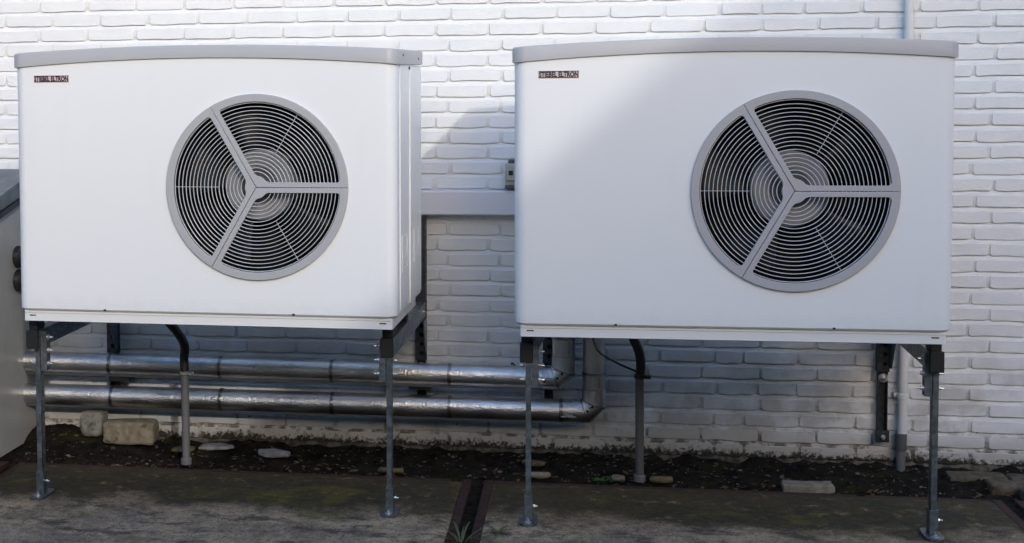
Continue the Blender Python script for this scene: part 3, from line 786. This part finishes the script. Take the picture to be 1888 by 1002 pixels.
obj('sleeve', lathe(bmesh.new(), [(0, .0175), (.001, .0185), (.012, .0195), (.064, .0205), (.065, .017)], (-.003, 0, .055), (0, 0, 1), 20), mat_dpvc, t, smooth=30)
obj('lower_tube', tube(bmesh.new(), [(-.003, 0, -.05), (-.003, 0, .056)], .0165, 20), mat_pvc, t, smooth=40)
for z in (.246, 2.2):
    obj('clip', newbox(-.030, .022, .004, .029, z+.005, z+.020, bev=.002), mat_wpvc, t)
hk = obj('wall_hook', tube(bmesh.new(), bendpath([(0, .01, 0), (0, -.02, 0), (.006, -.03, .006), (.012, -.03, .0), (.010, -.03, -.008)]), .0028, 8), mat_black, smooth=60, loc=(-.243, 0, .335)); tag(hk, 'tiny black hook in the wall just above the upper pipe', 'hook')

# ------------------------------------------------------------------ loose things on the soil
def block(name, lx, ly, lz, loc, rz, mat, label, cat, bev=.012, amp=.006, seed=0, group=None, rx=0, ry=0):
    o = obj(name, worn_block(bmesh.new(), lx, ly, lz, bev, amp, seed), mat, smooth=60, loc=loc); o.rotation_euler = (rx, ry, rz); return tag(o, label, cat, group)
block('kerb_block', .205, .10, .088, (-1.722, -.125, .008), .03, mat_kerb, 'brownish concrete kerb block lying against the wall foot', 'block', .014, .006, 1)
block('kerb_block', .092, .10, .100, (-1.885, -.085, .022), -.06, mat_kerbg, 'grey concrete block standing at the left end of the brownish kerb block', 'block', .022, .008, 2)
def shard(name, loc, rx, ry, n, th, mat, label, cat, seed, rz=0):
    rr = random.Random(seed); bm = bmesh.new()
    pts = [(rx*(1+rr.uniform(-.22, .22))*math.cos(2*PI*k/n), ry*(1+rr.uniform(-.22, .22))*math.sin(2*PI*k/n)) for k in range(n)]
    prism(bm, pts, 'z', 0, th); bmesh.ops.bevel(bm, geom=bm.edges[:], offset=th*.3, segments=1, affect='EDGES')
    for v in bm.verts: v.co.z += rr.uniform(-.003, .003)
    o = obj(name, bm, mat, smooth=60, loc=loc); o.rotation_euler = (rr.uniform(-.06, .10), rr.uniform(-.05, .05), rz)
    return tag(o, label, cat)
shard('flat_stone', (-1.49, -.185, -.002), .05, .045, 8, .012, mat_flag, 'yellowish flat stone left of the grey standpipe', 'stone', 3)
shard('pale_shard', (-1.37, -.155, .004), .075, .038, 13, .012, mat_shard, 'pale grey slab piece behind the grey standpipe', 'stone', 4)
shard('pale_shard', (-1.135, -.195, -.004), .062, .034, 12, .014, mat_shard, 'pale grey shard lying alone on the soil under the lower pipe', 'stone', 5)
block('paving_block', .17, .075, .05, (.79, -.355, -.041), .01, mat_pale, 'pale paving block flush with the soil in front of the dark strip', 'paving block', .006, .004, 6, rx=-.03)
shard('broken_stone', (.195-.05, -.365, -.006), .03, .02, 7, .018, mat_pale, 'small pale stone at the left of the dark standpipe foot', 'stone', 7)
shard('broken_stone', (.30, -.365, -.008), .045, .02, 8, .020, mat_flag, 'tan stone at the right of the dark standpipe foot', 'stone', 8)
shard('broken_stone', (-.66, -.37, -.008), .05, .018, 8, .018, mat_flag, 'flat tan stone at the slab edge beside the left pump leg', 'stone', 9)
shard('broken_stone', (-.135, -.36, -.008), .05, .018, 9, .02, mat_pale, 'flat pale stone at the slab edge behind the right pump leg', 'stone', 10)
shard('broken_stone', (-.155, -.22, .0), .045, .02, 9, .018, mat_paver, 'reddish flat stone under the right heat pump near the wall', 'stone', 11)
def weed(loc, n, L, wd, mat, label, seed, lift=.5, group=None):
    rr = random.Random(seed); bm = bmesh.new()
    for k in range(n):
        a = 2*PI*k/n+rr.uniform(-.4, .4); l = L*rr.uniform(.5, 1.15); li = lift*rr.uniform(.3, 1.3); prev = None
        dx, dy = math.cos(a), math.sin(a)
        for s in range(6):
            u = s/5; rad_ = l*(u-.12*u*u*li); z = l*li*(u-.62*u*u)+.003; ww = wd*(.35+1.3*u*(1-u)*2)*(1-u**4)+.0004
            A = bm.verts.new((dx*rad_-dy*ww, dy*rad_+dx*ww, z)); Bm = bm.verts.new((dx*rad_, dy*rad_, z-ww*.35)); B = bm.verts.new((dx*rad_+dy*ww, dy*rad_-dx*ww, z))
            if prev: bm.faces.new((prev[0], prev[1], Bm, A)); bm.faces.new((prev[1], prev[2], B, Bm))
            prev = (A, Bm, B)
    o = obj('weed', bm, mat, smooth=60, loc=loc); return tag(o, label, 'weed', group)
weed((-.345, -1.13, -.03), 20, .12, .0028, mat_weed, 'spiky yellowish weed growing in the rusty gap between the slabs', 3, 1.1)
weed((-.235, -1.06, .0), 9, .06, .005, mat_weed, 'small flat weed on the right slab beside the rusty gap', 5, .3)
weed((.085, -.385, -.015), 10, .05, .007, mat_weedg, 'fresh green weed at the slab edge left of the dark standpipe', 6, .9)
weed((.125, -.375, -.015), 6, .05, .004, mat_weedg, 'thin green sprout beside the fresh green weed', 8, 1.6)
# gravel, leaf scraps and crumbs: nobody could count them
VV, FF = [], []; ico = bmesh.new(); bmesh.ops.create_icosphere(ico, subdivisions=1, radius=1); iv = [tuple(v.co) for v in ico.verts]; ico.verts.index_update(); iff = [tuple(v.index for v in fc.verts) for fc in ico.faces]; ico.free()
def crumb(x, y, z, s):
    n0 = len(VV); sx, sy, sz = s*random.uniform(.6, 1.5), s*random.uniform(.6, 1.3), s*random.uniform(.3, .7)
    for a, b, c in iv: VV.append((x+a*sx*random.uniform(.8, 1.2), y+b*sy*random.uniform(.8, 1.2), z+c*sz))
    FF.extend(tuple(n0+q for q in fc) for fc in iff)
for _ in range(1100):
    x = random.uniform(-2.12, 1.75); y = random.uniform(-.43, -.01); crumb(x, y, soil_h(x, y)+.001, random.choice((.0018, .0025, .003, .0045, .007))*random.uniform(.7, 1.2))
me = bpy.data.meshes.new('gravel'); me.from_pydata(VV, [], FF); me.update(); me.materials.append(mat_pebble); o = link('gravel', me, None); tag(o, 'scattered small gravel on the dark soil along the wall foot', 'gravel', kind='stuff')
VV, FF = [], []
for _ in range(260):
    x = random.uniform(-2.1, 1.4); y = random.uniform(-1.25, -.45)
    if -.37 < x < -.31: continue
    crumb(x, y, .0005, random.choice((.0012, .0018, .0026))*random.uniform(.7, 1.2))
me = bpy.data.meshes.new('grit'); me.from_pydata(VV, [], FF); me.update(); me.materials.append(mat_pebble); o = link('grit', me, None); tag(o, 'pale grit scattered over the concrete slabs', 'grit', kind='stuff')
VV, FF = [], []
for _ in range(420):
    x = random.uniform(-2.1, 1.7); y = random.choice((random.uniform(-.43, -.02), random.uniform(-.43, -.28))); z = soil_h(x, y)+.004; a = random.uniform(0, 6.3); l = random.uniform(.006, .02); wd = l*random.uniform(.25, .5); tz = random.uniform(-.004, .008)
    n0 = len(VV); ca, sa = math.cos(a), math.sin(a)
    for u, v, h in ((-l, 0, tz), (0, -wd, 0), (l, 0, -tz*.6), (0, wd, .002)): VV.append((x+u*ca-v*sa, y+u*sa+v*ca, z+h))
    FF += [(n0, n0+1, n0+3), (n0+1, n0+2, n0+3)]
me = bpy.data.meshes.new('leaf_litter'); me.from_pydata(VV, [], FF); me.update(); me.materials.append(mat_dryleaf); o = link('leaf_litter', me, None); tag(o, 'dry brown leaf scraps on the soil along the wall', 'leaf litter', kind='stuff')
hole = obj('drain_hole', lathe(bmesh.new(), [(0, .022), (.0015, .021), (.003, .012)], (0, 0, 0), (0, 0, 1), 18), mat_dark, smooth=40, loc=(.53, -1.115, -.001)); tag(hole, 'small round dark lifting hole in the right concrete slab near its front', 'hole')

# ------------------------------------------------------------------ across the yard (behind the camera): what shades and mirrors the scene
hs_ = empty('gabled_house', (6.8, -17.5, 0)); tag(hs_, 'brick house with a steep gable across the yard behind the viewer', 'house')
def zr(x): return 1.31+.39*11.93+.87*(x-.10-.41*11.93)
EX = 5.0; ridge = zr(6.8); eave = zr(1.8)
bm = bmesh.new(); prism(bm, [(-EX+.25, 0), (EX-.25, 0), (EX-.25, eave-.05), (0, ridge-.28), (-EX+.25, eave-.05)], 'y', -4.3, 4.35); obj('house_wall', bm, mat_house, hs_)
bm = bmesh.new(); prism(bm, [(-EX, eave), (0, ridge), (EX, eave), (EX, eave-.22), (0, ridge-.22), (-EX, eave-.22)], 'y', -4.5, 4.5); obj('roof', bm, mat_tile, hs_)
for x, z in ((-2.6, 1.0), (1.2, 1.0), (-.7, 4.4)):
    wf = obj('window', newbox(x, x+1.4, 4.34, 4.40, z, z+1.3, bev=.01), mat_wframe, hs_); obj('pane', newbox(x+.08, x+1.32, 4.395, 4.41, z+.08, z+1.22), mat_glass, wf)
hd = obj('sky_blocker_hedge', (lambda b: (box(b, -16, 16, -8.7, -7.7, -.06, 2.8), bmesh.ops.subdivide_edges(b, edges=b.edges[:], cuts=40, use_grid_fill=True), [setattr(v, 'co', v.co+Vector([.16*noise.noise(v.co*2.3+Vector((k*9, 0, k))) for k in range(3)])) for v in b.verts], b)[-1])(bmesh.new()), mat_blocker_hedge); tag(hd, 'unseen clipped greenery added behind the viewer to block low sky', 'sky_blocker_hedge')  # unseen greenery, added and sized to keep low sky off the wall

gg = empty('sky_blocker_garage', (9.0, -4.6, 0)); tag(gg, 'unseen low brick building added on the right to block low sky', 'sky_blocker_garage')  # unseen building, added to cut low sky light from the right
obj('blocker_garage_wall', newbox(-2.0, 2.0, -4.4, 4.4, -.06, 3.1), mat_house, gg); obj('blocker_roof_slab', newbox(-2.1, 2.1, -4.5, 4.5, 3.1, 3.3, bev=.01), mat_kerbg, gg)
obj('blocker_garage_door', newbox(-2.06, -2.0, -2.0, .5, 0, 2.2, bev=.01), mat_dpvc, gg)
gs = empty('sky_blocker_shed', (-8.6, -4.6, 0)); tag(gs, 'unseen dark brick building added on the left to block low sky', 'blocker_shed')  # its counterpart on the left, likewise added only to hold back low sky
obj('blocker_shed_wall', newbox(-2.0, 2.0, -4.4, 4.4, -.06, 2.9), mat_house, gs); obj('blocker_roof_slab', newbox(-2.1, 2.1, -4.5, 4.5, 2.9, 3.05, bev=.01), mat_kerbg, gs)
obj('blocker_shed_door', newbox(2.0, 2.06, -.5, .5, 0, 2.1, bev=.01), mat_dpvc, gs)
